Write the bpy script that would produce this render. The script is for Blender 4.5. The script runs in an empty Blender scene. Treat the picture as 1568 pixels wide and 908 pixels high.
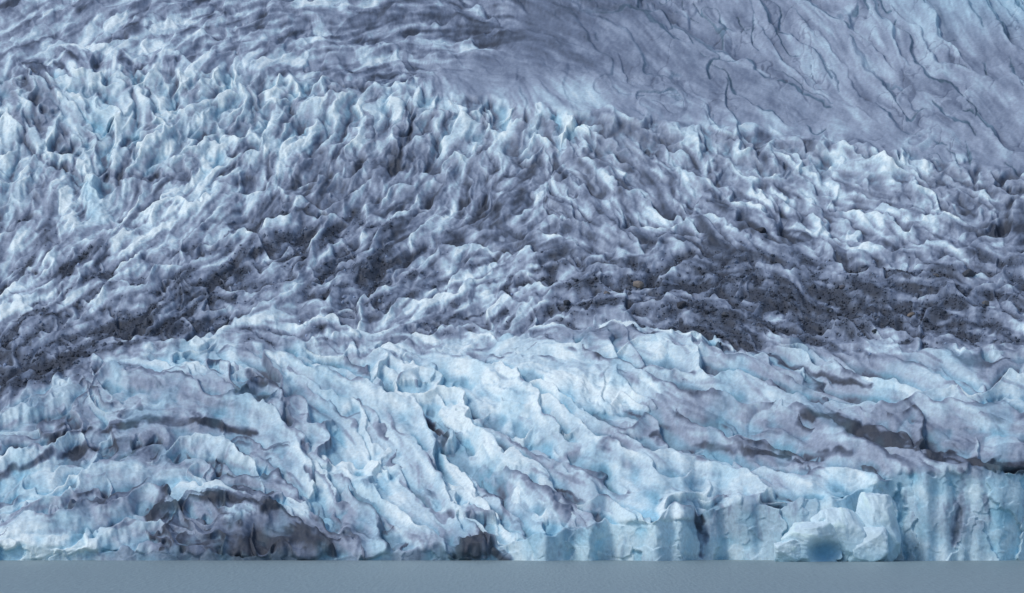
import bpy, math, numpy as np, time
from mathutils import Vector
T0=time.time()
K=0.0001431; D0=1500.0; CAMH=30.0; YH=858-CAMH/D0/K; XC=784.0
# ---------------------------------------------------------------- grid
X0,X1,Y0,Y1=-150.,1720.,-110.,872.
NX,NY=1500,1100
xs=np.linspace(X0,X1,NX); ys=np.linspace(Y0,Y1,NY)
dxp=xs[1]-xs[0]; dyp=ys[1]-ys[0]
X,Y=np.meshgrid(xs,ys); X=X.astype(np.float32); Y=Y.astype(np.float32)
def sm(a,b,v):
    t=np.clip((v-a)/(b-a),0,1); return t*t*(3-2*t)
def gn(x,y,seed):
    r=np.random.default_rng(seed); n=256
    a=r.random((n,n))*2*np.pi; gx=np.cos(a).astype(np.float32); gy=np.sin(a).astype(np.float32)
    xi=np.floor(x).astype(np.int32); yi=np.floor(y).astype(np.int32)
    fx=(x-xi).astype(np.float32); fy=(y-yi).astype(np.float32)
    u=fx*fx*fx*(fx*(fx*6-15)+10); v=fy*fy*fy*(fy*(fy*6-15)+10)
    def c(i,j):
        a_=(xi+i)&255; b_=(yi+j)&255
        return gx[b_,a_]*(fx-i)+gy[b_,a_]*(fy-j)
    return ((c(0,0)*(1-u)+c(1,0)*u)*(1-v)+(c(0,1)*(1-u)+c(1,1)*u)*v)*2.0
def fbm(lam,oct,seed,x=None,y=None,g=0.5,ax=1.0):
    x=X if x is None else x; y=Y if y is None else y
    o=0;a=1
    for i in range(oct):
        o=o+a*gn(x/(lam*ax)*2**i+17.3*i,y/lam*2**i+9.1*i,seed+i); a*=g
    return o
def worley(u,v,seed):
    r=np.random.default_rng(seed); n=256
    jx=(r.random((n,n))*0.9).astype(np.float32); jy=(r.random((n,n))*0.9).astype(np.float32)
    R=[(r.random((n,n))*2-1).astype(np.float32) for _ in range(3)]
    ui=np.floor(u).astype(np.int32); vi=np.floor(v).astype(np.int32)
    f1=np.full(u.shape,9,np.float32); f2=f1.copy()
    du=np.zeros_like(f1); dv=np.zeros_like(f1); ca=np.zeros(u.shape,np.int32); cb=ca.copy()
    for j in (-1,0,1):
        for i in (-1,0,1):
            a=(ui+i)&255; b=(vi+j)&255
            x_=(u-(ui+i+jx[b,a])).astype(np.float32); y_=(v-(vi+j+jy[b,a])).astype(np.float32)
            d=np.sqrt(x_*x_+y_*y_)
            m=d<f1
            f2=np.where(m,f1,np.minimum(f2,d)); f1=np.where(m,d,f1)
            du=np.where(m,x_,du); dv=np.where(m,y_,dv); ca=np.where(m,a,ca); cb=np.where(m,b,cb)
    return f1,f2,du,dv,R[0][cb,ca],R[1][cb,ca],R[2][cb,ca]
def table(txt):
    return np.array([[float(c) for c in l.split()] for l in txt.strip().splitlines()])
def interp2(tab,x,y):
    n,m=tab.shape
    fx=np.clip(x/98.0,0,m-1.001); fy=np.clip(y/50.0,0,n-1.001)
    i=fx.astype(int); j=fy.astype(int); a=fx-i; b=fy-j
    a=a*a*(3-2*a); b=b*b*(3-2*b)
    return ((tab[j,i]*(1-a)+tab[j,i+1]*a)*(1-b)+(tab[j+1,i]*(1-a)+tab[j+1,i+1]*a)*b).astype(np.float32)
DIRT=table("""
6 3 4 5 4 4 5 6 6 6 6 5 5 4 4 3 3
4 3 5 4 4 5 5 5 6 6 5 5 5 4 4 4 4
4 3 3 2 3 3 4 5 5 5 5 5 5 4 4 5 5
3 3 3 2 2 2 3 3 3 2 4 5 5 5 5 5 5
2 4 3 3 3 4 4 4 3 3 4 3 3 4 5 5 5
3 3 3 4 4 5 5 5 4 5 4 4 4 3 3 4 5
3 3 4 3 4 6 5 5 5 5 5 4 4 4 4 4 6
4 4 2 4 6 5 5 4 5 4 5 6 6 4 4 4 7
4 6 4 5 5 6 7 5 5 6 7 7 7 6 6 5 6
3 4 5 6 5 5 5 4 4 7 7 8 8 9 8 7 6
4 6 6 4 5 4 5 6 4 5 6 8 7 7 7 7 5
7 7 3 2 2 2 2 3 2 2 2 3 4 4 3 3 4
6 3 3 4 4 3 2 2 1 2 3 3 4 4 3 2 3
3 4 3 4 3 3 2 2 2 3 4 4 4 5 5 4 4
3 3 5 4 3 2 2 2 3 3 3 4 4 4 5 5 6
3 2 3 2 4 2 1 2 2 3 3 3 3 1 1 1 1
2 5 5 5 6 5 3 2 1 3 1 3 2 0 1 3 1
1 1 4 6 8 6 3 6 1 1 1 1 1 0 0 1 1
""")
ANG=table("""
20 20 20 20 15 10 5 -5 -15 -30 -40 -45 -50 -55 -58 -60 -60
20 20 20 20 15 10 0 -5 -15 -30 -40 -45 -50 -55 -60 -60 -55
50 -50 60 60 45 30 15 0 -12 -20 -30 -40 -45 -50 -55 -50 -45
-50 -60 -60 70 60 65 70 -70 -60 -50 -20 -25 -30 -40 -40 -40 -40
60 -60 60 60 60 55 60 65 70 -60 -50 -30 -15 -15 -30 -35 -35
70 70 50 50 50 50 60 65 60 -50 -50 -45 -35 -25 -18 -20 -25
80 80 50 48 45 45 50 60 50 -40 -45 -40 -30 -25 -20 -18 -20
60 50 45 40 35 40 40 40 30 -10 -30 -30 -28 -25 -20 -20 20
40 35 35 35 32 30 30 30 20 10 -5 -15 -20 -15 -15 -12 -8
30 28 28 28 28 28 28 28 30 20 10 -5 -12 -12 -12 -12 -12
25 25 25 20 5 0 10 15 15 5 -10 -15 -15 -15 -12 -12 -10
30 28 0 -25 -30 -25 -15 0 0 -10 -20 -22 -22 -20 -18 -15 -12
30 25 -20 -20 -10 -30 -30 -40 -30 -30 -25 -22 -22 -25 -25 -20 -15
25 20 15 10 -20 -40 -50 -45 -35 -25 -20 -15 -18 -25 -25 -20 -10
35 30 25 0 -25 -45 -50 -45 -35 -25 -20 -15 -15 -15 -15 -12 -8
25 20 15 0 -30 -50 -50 -45 -35 -30 -25 -15 -15 -20 -30 -30 -30
15 15 10 0 -20 -35 -45 -45 -40 -40 -30 -60 -70 90 90 90 90
0 20 30 20 0 -20 -30 -30 -50 -60 80 80 80 90 90 90 90
""")
wx=fbm(120,3,11)*22; wy=fbm(120,3,21)*18
wxs=fbm(30,3,31)*6; wys=fbm(30,3,41)*6
low0=np.interp(X,[-150,0,100,250,400,550,700,850,950,1100,1300,1568,1720],[680,632,592,535,520,545,555,515,500,522,545,530,540])
l0=sm(-25,25,Y-low0)
crest0=np.interp(X,[-150,0,200,400,600,850,1100,1300,1568,1720],[112,108,104,104,130,166,192,216,262,290])
c0=sm(-6,10,Y-crest0)
calm=np.maximum(l0*sm(750,1000,X),(1-c0)*sm(800,1000,X))   # well-ordered flow
ar=np.radians(ANG)
c2=interp2(np.cos(2*ar),X+wx*(1-.5*l0),Y+wy*(1-.5*l0)); s2=interp2(np.sin(2*ar),X+wx*(1-.5*l0),Y+wy*(1-.5*l0))
th=0.5*np.arctan2(s2,c2)+fbm(75,2,51)*(.42-.17*l0)*(1-.4*calm)
VX=np.cos(th).astype(np.float32); VY=(-np.sin(th)).astype(np.float32)
def lic(N,L,n):
    acc=N.copy()
    for sg in (1,-1):
        px=X.copy(); py=Y.copy(); ox=VX*sg; oy=VY*sg
        for k in range(n):
            px+=ox*(L/n); py+=oy*(L/n)
            ix=np.clip(((px-X0)/dxp+.5).astype(np.int32),0,NX-1); iy=np.clip(((py-Y0)/dyp+.5).astype(np.int32),0,NY-1)
            acc+=N[iy,ix]
            vx=VX[iy,ix]; vy=VY[iy,ix]; s=np.where(vx*ox+vy*oy<0,-1,1); ox=vx*s; oy=vy*s
    return acc/acc.std()
xw=X+wxs; yw=Y+wys
Lf=lic(gn(xw/5,yw/5,61)+0.5*gn(X/9,Y/9,62),9,5)
Lm=lic(gn(xw/17,yw/17,63)+0.5*gn(xw/9,yw/9,64),19,7)
Ll=lic(gn(xw/34,yw/34,65)+0.3*gn(xw/17,yw/17,66),36,9)
Ls=lic(gn(X/7,Y/7,67)+.6*gn(X/14,Y/14,68),55,16)     # long thin debris trains
def blocks(cx,cy,k1,k2,k3,hr,seed,jit=.35,R=1,warp=1.0,curve=0.0,flat=0.0,tilt=.25):
    """field of asymmetric ice blocks: crest along the flow, planar face toward the lake,
    abrupt drop behind, top truncated by a tilted plane. height(px), id-random, front distance"""
    r=np.random.default_rng(seed); n=256
    x=X+warp*wxs*.8*(1-.4*calm); y=Y+warp*wys*.8*(1-.4*calm)
    u=x/cx; v=y/cy
    F=lambda a,b:(r.random((n,n))*(b-a)+a).astype(np.float32)
    jx=F(0,1); jy=F(0,1); hh=F(-hr,hr); ja=F(-jit,jit); q=F(0,1); q2=F(.6,1.4)
    cv=F(-curve/cx,curve/cx); fl=F(.3*flat,1.7*flat); ta=F(-tilt,tilt); tb=F(-tilt*.3,tilt*1.2)
    ui=np.floor(u).astype(np.int32); vi=np.floor(v).astype(np.int32)
    best=np.full(u.shape,-1e3,np.float32); bid=np.zeros_like(best); bfr=np.zeros_like(best)
    for j in range(-R,R+1):
        for i in range(-R,R+1):
            a=(ui+i)&255; b=(vi+j)&255
            dx=(u-(ui+i+jx[b,a]))*cx; dy=(v-(vi+j+jy[b,a]))*cy
            aa=ja[b,a]; ca_=1-aa*aa/2
            vx=VX*ca_-VY*aa; vy=VX*aa+VY*ca_
            e=dx*vx+dy*vy; nn=-dx*vy+dy*vx
            if curve: nn=nn+cv[b,a]*e*e
            Q=q2[b,a]; H0=hh[b,a]
            h=H0-np.abs(e)*(k1*Q)-np.where(nn>0,nn*k2*Q,-nn*k3)
            if flat: h=np.minimum(h,H0-fl[b,a]+ta[b,a]*e-tb[b,a]*nn)
            m=h>best
            best=np.where(m,h,best); bid=np.where(m,q[b,a],bid); bfr=np.where(m,nn,bfr)
    return best,bid,bfr
def blurx(A,w):
    k=int(w/dxp)|1; P=np.pad(A,((0,0),(k//2+1,k//2)),mode='edge'); c=np.cumsum(P.astype(np.float64),axis=1)
    return (c[:,k:]-c[:,:-k])/k
def blury(A,w):
    k=int(w/dyp)|1; P=np.pad(A,((k//2+1,k//2),(0,0)),mode='edge'); c=np.cumsum(P.astype(np.float64),axis=0)
    return (c[k:]-c[:-k])/k
# ---------------------------------------------------------------- regions
cliff0=np.interp(X,[-150,0,130,250,400,550,640,740,800,860,950,1060,1090,1200,1300,1370,1568,1720],[836,836,838,846,852,852,844,850,822,812,800,795,778,770,758,728,718,712])
crest=crest0+fbm(60,3,71)*8; low=low0+fbm(90,3,72)*18; cliff=cliff0+fbm(45,3,73)*7
mLow=sm(-12,12,Y-low)
below=sm(-4,6,Y-crest)
icefall=below*(1-sm(50,150,Y-crest-np.interp(X,[0,300,600,900,1568],[110,60,20,-20,-60])+fbm(60,2,75)*30))
mMid=below*(1-mLow)*(1-icefall)
top=1-below
topR=top*sm(-60,60,X-700+fbm(100,2,74)*50+(Y-100)*1.0)
topL=top-topR
mCliff=sm(-1.5,2,Y-cliff)
# ---------------------------------------------------------------- base slope -> depth (smooth across x)
q0_=sm(-3,3,Y-cliff0)
if0=c0*(1-sm(50,170,Y-crest0-np.interp(X,[0,300,600,900,1568],[110,60,20,-20,-60])))
S=0.46+0*Y
S=S*(1-if0)+0.80*if0
S=S*(1-l0)+0.58*l0
S=S*c0+0.36*(1-c0)
lip=np.exp(-((Y-crest0+10)/9)**2); S=S*(1-lip)+0.22*lip
S=S*(1-q0_)+6.0*q0_
t=(YH-Y)*K
d=np.zeros_like(Y,dtype=np.float64)
j0=np.argmin(abs(ys-858))
d[j0]=D0
for j in range(j0-1,-1,-1):
    d[j]=d[j+1]+dyp*K*d[j+1]/(np.maximum(S[j],t[j]+0.06)-t[j])
for j in range(j0+1,NY):
    d[j]=d[j-1]-dyp*K*d[j-1]/(4-t[j])
ds=blurx(blurx(d,110),110)
wb=sm(-60,-10,Y-cliff0)        # keep the front wall crisp
d=ds*(1-wb)+blurx(d,14)*wb
# bays and headlands of the calving front
d=d+(fbm(150,2,77,y=0*Y+3)*13+fbm(45,2,78,y=0*Y+3)*3.5)*sm(640,800,Y)*sm(750,900,X)
# ---------------------------------------------------------------- height (in px units)
def soft(n,k): return np.tanh(n*k)/k
nz=Lf*.5+fbm(12,3,95)*.9
A1,i1_,n1_=blocks(112,42,.045,.50,2.6,11,201,R=2,jit=.22,warp=1.5,curve=.15,flat=1.5,tilt=.12)
A2,i2_,n2_=blocks(54,30,.14,.48,2.0,6,202,jit=.4,curve=.2,flat=2,tilt=.2)
A3,i3_,n3_=blocks(14,10,.3,.45,.9,1.8,203,jit=.9)
amp=.9+.4*sm(-.5,.8,fbm(120,2,81))
HL=np.maximum((A1*1.25+7)*amp,A2*1.0-1)+A2*.2+A3*.1+soft(Ll,.6)*1.0+nz*.15+2
C1,ic1,_=blocks(50,46,.34,.78,2.2,13,211,jit=.9,R=1,warp=1.8,flat=6,tilt=.4)
C2,ic2,_=blocks(24,25,.4,.75,1.6,6.5,212,jit=1.0,warp=1.4,flat=3,tilt=.45)
HC=np.maximum(C1*1.0+C2*.28,C2*.85-6)+A3*.14+8+soft(Ll,.7)*.8+nz*.2
M1,im1,_=blocks(60,33,.12,.45,2.0,9,221,jit=.5,R=2,warp=1.6,curve=.3,flat=3,tilt=.22)
M2,im2,_=blocks(27,16,.22,.5,1.5,4.4,222,jit=.7,flat=1.5,tilt=.35)
HM=M1*.85+M2*.45+A3*.22+6+soft(Ll,.6)*1.3+nz*.35
HTL=M1*.55+M2*.4+soft(Ll,.6)*2.0+nz*.5+3
tx=(X*0.88-Y*0.25+wx*2.6+wxs*2)/66; ty=(Y*0.9+X*0.5+wy*2.6+wys*2)/46
a1,a2,au,av,b1,b2,b3=worley(tx,ty,131)
cm=sm(-.25,.5,fbm(70,2,136))
crk=(1-sm(0,.07,a2-a1))*cm
blockM=sm(820,1120,X-(Y-100)*0.3)
R1,ir1,nr1=blocks(96,40,.05,.26,1.5,6,231,jit=.3,R=2,warp=1.5,curve=.25,flat=1.5,tilt=.12)
crev=(1-sm(.8,3.0,np.abs(nr1+.5)))*sm(.3,.6,ir1+.3*cm)
HTR=M2*.08+soft(Ll,.6)*.8+Lf*0.15+R1*(.28+.8*blockM)+blockM*(-crk*1.6-crev*2.5)+fbm(14,3,137)*0.35+3
print("blocks",time.time()-T0)
V=worley((xw+fbm(20,2,142)*6)/52,yw/110,141); V1=V[4]; V2=worley(xw/22,yw/34,143)
HCl=fbm(90,2,141,ax=0.7)*6+V1*4+V[2]*V[5]*9+V[3]*V[6]*4+V2[4]*1.0+V2[2]*V2[5]*1.8+fbm(12,2,145)*.4
H=HL*mLow+HC*icefall+HM*mMid+HTL*topL+HTR*topR
H=H*(1-mCliff)+(HCl+3)*mCliff
# melt-rounded edges: slight smoothing of the broken surface
Hs=blury(blurx(H,4),2.8); H=H*.6+Hs*.4
# ---------------------------------------------------------------- strokes (landmarks)
DD=np.zeros_like(Y); BB=np.zeros_like(Y); HS=np.zeros_like(Y)
def stroke(pts,w,dd=0,dh=0,bb=0,soft=0.5,edge=1.0):
    P=np.array(pts,float); m=w*2.5+12
    i0=max(0,int((P[:,0].min()-m-X0)/dxp)); i1=min(NX,int((P[:,0].max()+m-X0)/dxp)+1)
    q0=max(0,int((P[:,1].min()-m-Y0)/dyp)); q1_=min(NY,int((P[:,1].max()+m-Y0)/dyp)+1)
    sl=(slice(q0,q1_),slice(i0,i1)); x=X[sl]+wxs[sl]*.9*edge; y=Y[sl]+wys[sl]*.9*edge
    dm=np.full(x.shape,1e9)
    for a,b in zip(P[:-1],P[1:]):
        ab=b-a; tt=np.clip(((x-a[0])*ab[0]+(y-a[1])*ab[1])/(ab@ab+1e-6),0,1)
        dm=np.minimum(dm,np.hypot(x-a[0]-tt*ab[0],y-a[1]-tt*ab[1]))
    k=1-sm(w*(1-soft),w*(1+soft),dm+Lf[sl]*w*.18)
    k=k*(1+.35*np.clip(Lm[sl],-2,1)*(1 if dd>0 else 0))
    DD[sl]+=dd*k; HS[sl]+=dh*k; BB[sl]+=bb*k
stroke([(190,375),(235,335),(290,290),(335,245)],17,-.4,2)
stroke([(420,225),(465,215)],15,-.35,3)
stroke([(100,300),(110,340)],11,-.35,3)
stroke([(140,290),(145,330)],12,-.15,3,.4)
stroke([(150,165),(160,190)],16,-.2,2,.3)
stroke([(-20,97),(60,95),(120,92)],6,.3)
stroke([(150,95),(250,92),(330,82)],5,.3)
stroke([(430,98),(530,104),(640,125)],5,.25)
stroke([(0,20),(60,35),(120,15)],7,.2)
stroke([(60,60),(160,75),(260,60),(350,45)],6,-.25)
stroke([(150,30),(270,35),(360,20)],6,-.25)
stroke([(310,0),(360,25),(330,50)],6,.25)
stroke([(0,600),(90,560),(180,520),(300,490)],18,.3)
stroke([(150,400),(220,350),(300,285),(380,225)],7,.35,-2)
stroke([(60,235),(130,265),(250,270)],5,.3,-3)
stroke([(0,435),(60,420),(150,405)],10,.25)
stroke([(180,500),(320,440),(430,375),(540,330)],10,.25,-2)
stroke([(330,400),(400,330),(440,270)],8,.25,-2)
stroke([(620,190),(610,230),(600,260)],7,.3,-3)
stroke([(560,430),(640,385),(760,330)],10,.25,-2)
stroke([(700,320),(770,290),(830,250)],7,.2,-2)
stroke([(1130,500),(1250,480),(1350,470)],26,.12,2)
stroke([(640,470),(740,425),(800,400)],18,-.25,2)
stroke([(0,480),(60,455),(110,430)],8,-.35,2)
stroke([(1500,350),(1568,355)],14,.3)
stroke([(1160,295),(1230,310)],10,-.2,1)
stroke([(830,165),(860,185),(900,195)],7,-.3,3,.1)
stroke([(920,492),(1000,505),(1120,525)],3.5,-.6,2)
stroke([(1040,495),(1130,520),(1290,590),(1330,600)],3.5,.45)
stroke([(870,545),(960,560),(1060,580)],3,.35)
stroke([(1230,640),(1300,655),(1400,690),(1480,705),(1568,718)],8,.6,1)
stroke([(1400,690),(1568,722)],6,.45,2)
stroke([(1000,670),(1150,690),(1300,700)],4,.35)
stroke([(860,700),(930,690),(1000,690)],6,.2)
stroke([(0,700),(90,675),(170,655),(300,650),(390,665)],5,.5)
stroke([(0,735),(80,700),(150,680)],4,.45)
stroke([(240,790),(330,768),(420,790)],9,.45,4)
stroke([(350,800),(420,780),(500,800)],9,-.35,5)
stroke([(370,840),(440,830),(500,840)],12,.4,2)
stroke([(700,850),(740,838),(775,855)],11,.7,6)
stroke([(230,790),(250,765)],8,.5)
stroke([(20,845),(120,835)],12,-.3,3)
stroke([(655,620),(660,655),(680,680)],4,.6,-4)
stroke([(600,730),(640,765),(690,800)],5,.4,-3)
stroke([(470,690),(480,740)],5,.4,-3)
stroke([(1070,790),(1078,850)],5,.5,-4)
stroke([(900,840),(950,802),(1000,797),(1055,835)],20,-.3,2,.25)
stroke([(130,700),(240,690),(300,715)],20,.15,-1)
stroke([(380,570),(400,600),(370,615)],6,.4,-3)
stroke([(1470,740),(1468,800),(1462,830)],8,.3,-1)
stroke([(1505,735),(1510,800)],4,.25,-1)
stroke([(720,570),(800,575),(860,600)],16,-.15,3)
stroke([(910,600),(960,612),(1000,600)],15,-.15,-4)
stroke([(1378,750),(1385,850)],5,0.1,-8,.4)
# ---------------------------------------------------------------- dirt
dm=interp2(DIRT,X+wx*.8,Y+wy*.8)/9*.93
fine=fbm(5,2,155)
patch=0.6*Lm+0.35*Ll+0.35*Lf+0.5*fbm(28,4,151)
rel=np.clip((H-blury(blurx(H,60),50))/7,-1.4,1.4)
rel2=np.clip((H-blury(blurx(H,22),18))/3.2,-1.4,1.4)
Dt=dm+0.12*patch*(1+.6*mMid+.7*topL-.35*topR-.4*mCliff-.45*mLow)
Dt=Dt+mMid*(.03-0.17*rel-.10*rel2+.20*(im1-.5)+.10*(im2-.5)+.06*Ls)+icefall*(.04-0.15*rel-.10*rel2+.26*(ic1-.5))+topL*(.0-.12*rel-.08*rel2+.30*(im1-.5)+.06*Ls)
bm=fbm(55,3,161)
w1=1.5+4*sm(-.3,.7,fbm(24,2,162))
behind=(1-sm(w1*.3,w1+3.5,np.abs(n1_-.6)))*sm(.4,.85,i1_+.5*bm)
b2_=(1-sm(.8,3.6,np.abs(n2_-.2)))*sm(.6,.95,i2_+.4*bm)
lowm=mLow*(1-mCliff)
trains=sm(.7,2.2,Ls+.5*bm)*sm(-.4,.5,fbm(110,2,167))
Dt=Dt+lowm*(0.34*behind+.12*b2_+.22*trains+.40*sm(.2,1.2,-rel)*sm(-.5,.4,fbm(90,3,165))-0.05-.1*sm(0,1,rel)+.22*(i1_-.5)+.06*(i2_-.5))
Dt=Dt+topR*blockM*(0.16*crk+0.24*crev+0.16*(ir1-.5)-.03-.12*rel)+topR*(1-blockM)*(.05)
Dt=Dt+DD+mCliff*(0.03+.05*V1+0.14*sm(.4,1.1,fbm(40,3,171,ax=.3)))+fine*0.03
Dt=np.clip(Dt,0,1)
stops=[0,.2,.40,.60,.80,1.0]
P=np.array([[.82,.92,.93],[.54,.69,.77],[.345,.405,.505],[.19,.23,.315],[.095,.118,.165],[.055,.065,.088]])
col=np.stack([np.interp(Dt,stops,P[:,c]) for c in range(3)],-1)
blue=np.clip(BB+mLow*0.6*sm(.05,.9,-rel)*(1-sm(.5,.8,Dt))+mCliff*(.16+.08*V1)+icefall*0.6*sm(.05,.9,-rel)*(1-sm(.4,.7,Dt))
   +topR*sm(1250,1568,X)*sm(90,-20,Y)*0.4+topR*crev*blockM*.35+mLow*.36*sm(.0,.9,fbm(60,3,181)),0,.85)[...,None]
col=col*(1-blue)+np.array([.28,.58,.75])*blue*(0.3+0.7*(1-Dt[...,None]))
col=np.clip(col,0.02,.93)
# ---------------------------------------------------------------- mesh
Hn=H+HS
Ssm=np.clip(S,0.3,4)
nb=1/np.sqrt(1+Ssm**2); na=Ssm*nb
pxs=K*d
wX=(X-XC)*K*d; wY=d-Hn*pxs*na; wZ=CAMH+t*d+Hn*pxs*nb
co=np.stack([wX,wY,wZ],-1).astype(np.float32)
nv=NX*NY
idx=np.arange(nv).reshape(NY,NX)
f=np.stack([idx[1:,:-1],idx[1:,1:],idx[:-1,1:],idx[:-1,:-1]],-1).reshape(-1,4).astype(np.int32)
def build(name,verts,faces,cols,smooth=True,k=4):
    me=bpy.data.meshes.new(name)
    me.vertices.add(len(verts)); me.vertices.foreach_set("co",verts.astype(np.float32).ravel())
    me.loops.add(faces.size); me.loops.foreach_set("vertex_index",faces.astype(np.int32).ravel())
    me.polygons.add(len(faces)); me.polygons.foreach_set("loop_start",np.arange(0,faces.size,k,dtype=np.int32))
    me.polygons.foreach_set("use_smooth",np.full(len(faces),smooth))
    me.update(calc_edges=True)
    at=me.color_attributes.new("IceColor","FLOAT_COLOR","POINT")
    rgba=np.ones((len(verts),4),np.float32); rgba[:,:3]=cols; at.data.foreach_set("color",rgba.ravel())
    ob=bpy.data.objects.new(name,me); bpy.context.collection.objects.link(ob); return ob
gl=build("glacier",co.reshape(-1,3),f,col.reshape(-1,3))
def mat(name):
    m=bpy.data.materials.new(name); m.use_nodes=True; nt=m.node_tree
    return m,nt,nt.nodes["Principled BSDF"]
def attr_mat(name,scale,lo,hi,bump,dist,rough,detail=6):
    m,nt,b=mat(name)
    N=nt.nodes; Lk=nt.links
    a=N.new("ShaderNodeAttribute"); a.attribute_name="IceColor"
    tc=N.new("ShaderNodeNewGeometry")
    no=N.new("ShaderNodeTexNoise"); no.inputs["Scale"].default_value=scale; no.inputs["Detail"].default_value=detail; no.inputs["Roughness"].default_value=.7
    Lk.new(tc.outputs["Position"],no.inputs["Vector"])
    mr=N.new("ShaderNodeMapRange"); mr.inputs[1].default_value=.3; mr.inputs[2].default_value=.7; mr.inputs[3].default_value=lo; mr.inputs[4].default_value=hi
    Lk.new(no.outputs["Fac"],mr.inputs[0])
    vm=N.new("ShaderNodeVectorMath"); vm.operation='SCALE'
    Lk.new(a.outputs["Color"],vm.inputs[0]); Lk.new(mr.outputs[0],vm.inputs["Scale"])
    Lk.new(vm.outputs[0],b.inputs["Base Color"])
    bp=N.new("ShaderNodeBump"); bp.inputs["Strength"].default_value=bump; bp.inputs["Distance"].default_value=dist
    Lk.new(no.outputs["Fac"],bp.inputs["Height"]); Lk.new(bp.outputs[0],b.inputs["Normal"])
    b.inputs["Roughness"].default_value=rough; b.inputs["Specular IOR Level"].default_value=.25
    return m
gl.data.materials.append(attr_mat("glacier_ice",.9,.82,1.14,.4,.5,.6))
# ---------------------------------------------------------------- rocks
def icos(n):
    import bmesh
    bm=bmesh.new(); bmesh.ops.create_icosphere(bm,subdivisions=n,radius=1)
    v=np.array([x.co[:] for x in bm.verts]); fc=np.array([[q.index for q in p.verts] for p in bm.faces]); bm.free(); return v,fc
def facet(dirs,rng,nplanes,lo=.62):
    """rounded random polyhedron: radius along each direction from random cutting planes"""
    n=rng.normal(size=(nplanes,3)); n/=np.linalg.norm(n,axis=1)[:,None]; h=rng.uniform(lo,1.0,nplanes)
    dd=dirs@n.T; r=np.where(dd>.05,h/np.maximum(dd,.05),9)
    r=np.sort(r,axis=1); a,b=r[:,0],r[:,1]
    k=.06; hh=np.clip(.5+.5*(b-a)/k,0,1); r=b*(1-hh)+a*hh-k*hh*(1-hh)
    return np.minimum(r,1.12)
rng=np.random.default_rng(5)
rock=attr_mat("rock",2.5,.6,1.3,.6,.3,.9)
def surf(px,py):
    i=int((px-X0)/dxp); j=int((py-Y0)/dyp); return co[j,i]
v4,f4=icos(4)
for px,py,r,c in [(977,436,8,(.24,.21,.19)),(1165,357,8,(.05,.055,.07)),(1482,421,9,(.09,.10,.12)),(1045,474,7,(.06,.065,.08)),
    (1396,481,6,(.20,.17,.15)),(1112,482,5,(.1,.11,.13)),(868,464,6,(.06,.07,.09)),(1290,442,4,(.12,.12,.14)),(1212,456,4,(.05,.06,.08)),
    (1432,427,5,(.16,.15,.15)),(76,562,5,(.05,.06,.08)),(1340,512,4,(.06,.07,.08)),(1510,470,5,(.14,.14,.15)),(930,452,4,(.18,.17,.17)),(1272,472,4,(.04,.05,.06))]:
    p=surf(px,py); s=r*K*float(p[1])
    vv=v4*facet(v4,rng,14)[:,None]*s*np.array([1.15,1.0,.85])
    ob=build("boulder",vv+p+np.array([0,-.3*s,.25*s]),f4,np.tile(np.array(c),(len(vv),1))*1.0,True,3)
    ob.data.materials.append(rock)
v1,f1_=icos(1)
wgt=(sm(.5,.85,Dt)*mMid*sm(360,430,Y+60*(X<600))*(Y<700)).ravel(); wgt/=wgt.sum()
NS=14000; pick=rng.choice(nv,NS,p=wgt); pc=co.reshape(-1,3)[pick]; cc=col.reshape(-1,3)[pick]
sz=(rng.pareto(3.2,NS)*.26+.18).clip(0,1.1)
vs=v1[None]*(rng.uniform(.65,1.15,(NS,len(v1),1)))*sz[:,None,None]*rng.uniform(.7,1.2,(NS,1,3))+pc[:,None]+np.stack([rng.normal(0,.5,NS),0*sz,sz*.15],-1)[:,None]
cs=cc*rng.choice([.65,.85,1.1,1.5,2.2],NS,p=[.25,.25,.2,.2,.1])[:,None]
ob=build("moraine_rubble",vs.reshape(-1,3),(f1_[None]+(np.arange(NS)*len(v1))[:,None,None]).reshape(-1,3),np.repeat(cs,len(v1),axis=0),False,3)
ob.data.materials.append(rock)
# ---------------------------------------------------------------- iceberg grounded at the front
v6,f6=icos(6)
allv=[];allf=[];allc=[];off=0
U=.2146
def lump(px,py,hx,hy,hz,yy,seed,planes=22,tilt=0):
    global off
    r_=np.random.default_rng(seed)
    cube=1/np.maximum(np.abs(v6).max(axis=1),.6)      # boxier than a ball
    R=np.minimum(facet(v6,r_,planes,.72)*1.12,cube*.92)
    q=v6*R[:,None]
    n=np.zeros(len(q))
    for lam,a in((.6,.05),(.28,.028),(.13,.014),(.06,.006)):
        n+=gn((q[:,0]+q[:,2]*.4+3)/lam,(q[:,2]-q[:,1]*.5+5)/lam,seed+int(lam*100))*a
    q=q*(1+n)[:,None]
    w=q*np.array([hx*U,hz*U,hy*U]); w[:,0]+=tilt*w[:,2]
    w+=np.array([(px-XC)*U,yy,CAMH+(YH-py)*K*yy])
    c=np.array([.66,.82,.89])*np.ones((len(w),1))
    c=c*(1+.06*n[:,None]/.03)
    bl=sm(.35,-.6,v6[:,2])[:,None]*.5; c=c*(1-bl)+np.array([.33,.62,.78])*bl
    allv.append(w);allc.append(c);allf.append(f6+off);off+=len(w)
lump(1238,830,50,34,34,1482,3); lump(1205,846,26,22,26,1480,4); lump(1283,820,38,44,34,1485,8)
lump(1340,808,36,56,45,1492,6); lump(1318,838,36,34,30,1484,9); lump(1262,802,26,24,26,1486,14)
W=np.concatenate(allv); C=np.concatenate(allc)
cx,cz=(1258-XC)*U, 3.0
g=np.exp(-(((W[:,0]-cx)/5.0)**2+((W[:,2]-cz)/3.6)**2)**1.5)*(W[:,1]<1486)
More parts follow.
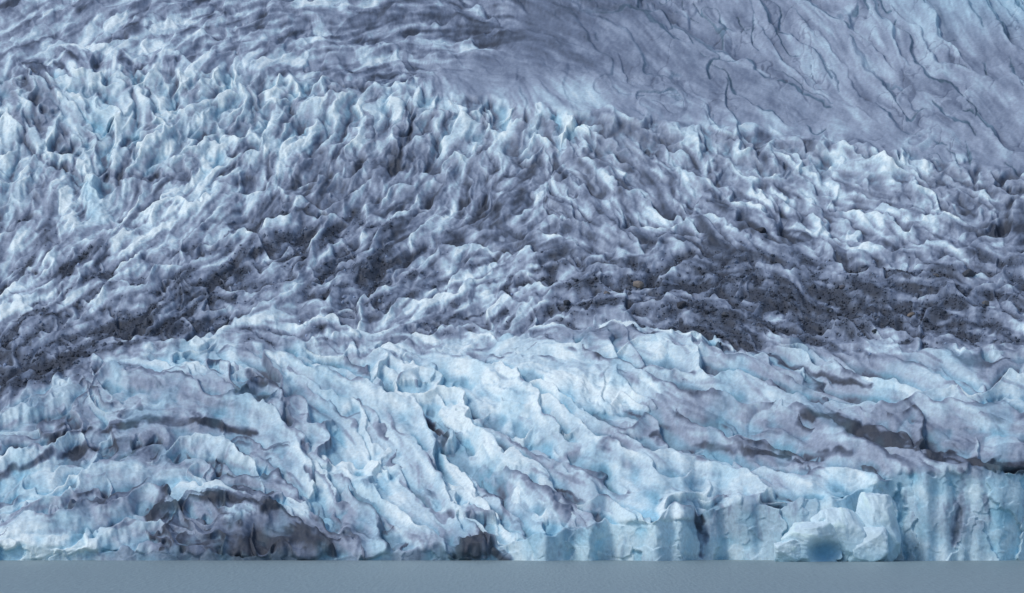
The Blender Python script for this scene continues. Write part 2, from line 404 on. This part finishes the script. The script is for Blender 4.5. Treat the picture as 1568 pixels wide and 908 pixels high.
W[:,1]+=g*6; g=g[:,None]; C=C*(1-g*.75)+np.array([.10,.34,.54])*g*.75
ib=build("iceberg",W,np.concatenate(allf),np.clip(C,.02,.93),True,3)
ib.data.materials.append(attr_mat("iceberg_ice",.8,.86,1.08,.5,.6,.5))
# ---------------------------------------------------------------- water
me=bpy.data.meshes.new("lake_water")
me.from_pydata([(-4000,-600,0),(4000,-600,0),(4000,1900,0),(-4000,1900,0)],[],[(0,1,2,3)])
wo=bpy.data.objects.new("lake_water",me); bpy.context.collection.objects.link(wo)
m,nt,b=mat("silty_water"); N=nt.nodes; Lk=nt.links
tc=N.new("ShaderNodeNewGeometry")
no=N.new("ShaderNodeTexNoise"); no.inputs["Scale"].default_value=.9; no.inputs["Detail"].default_value=5
mp=N.new("ShaderNodeMapping"); mp.inputs["Scale"].default_value=(1,.08,1)
Lk.new(tc.outputs["Position"],mp.inputs[0]); Lk.new(mp.outputs[0],no.inputs["Vector"])
bp=N.new("ShaderNodeBump"); bp.inputs["Strength"].default_value=.8; bp.inputs["Distance"].default_value=.5
Lk.new(no.outputs["Fac"],bp.inputs["Height"]); Lk.new(bp.outputs[0],b.inputs["Normal"])
cr_=N.new("ShaderNodeValToRGB"); cr_.color_ramp.elements[0].position=.35; cr_.color_ramp.elements[1].position=.65
cr_.color_ramp.elements[0].color=(.215,.285,.30,1); cr_.color_ramp.elements[1].color=(.26,.34,.35,1)
Lk.new(no.outputs["Fac"],cr_.inputs[0]); Lk.new(cr_.outputs[0],b.inputs["Base Color"])
b.inputs["Roughness"].default_value=.4; b.inputs["Specular IOR Level"].default_value=.3
me.materials.append(m)
# ---------------------------------------------------------------- light, camera
el=math.radians(50); az=math.radians(-62)  # sun from the left, slightly behind the viewer
sd=(math.sin(az)*math.cos(el),-math.cos(az)*math.cos(el),math.sin(el))
w=bpy.data.worlds.new("World"); bpy.context.scene.world=w; w.use_nodes=True
nt=w.node_tree; sk=nt.nodes.new("ShaderNodeTexSky"); sk.sky_type='NISHITA'; sk.sun_disc=False
sk.sun_elevation=el; sk.sun_rotation=math.atan2(sd[0],sd[1])
nt.links.new(sk.outputs[0],nt.nodes["Background"].inputs[0]); nt.nodes["Background"].inputs[1].default_value=.135
sun=bpy.data.lights.new("sun","SUN"); sun.energy=1.5; sun.angle=math.radians(18); sun.color=(1,.97,.92)
so=bpy.data.objects.new("sun",sun); bpy.context.collection.objects.link(so)
so.rotation_euler=Vector(sd).to_track_quat('Z','Y').to_euler()
cam=bpy.data.cameras.new("camera"); co_=bpy.data.objects.new("camera",cam); bpy.context.collection.objects.link(co_)
co_.location=(0,0,CAMH); co_.rotation_euler=(math.radians(90),0,0)
cam.lens=36/(1568*K); cam.shift_y=(YH-454)/1568; cam.clip_end=20000; cam.clip_start=1
bpy.context.scene.camera=co_
sc=bpy.context.scene; sc.view_settings.view_transform='Standard'; sc.view_settings.look='None'; sc.view_settings.exposure=0
print("done",time.time()-T0, d.max())
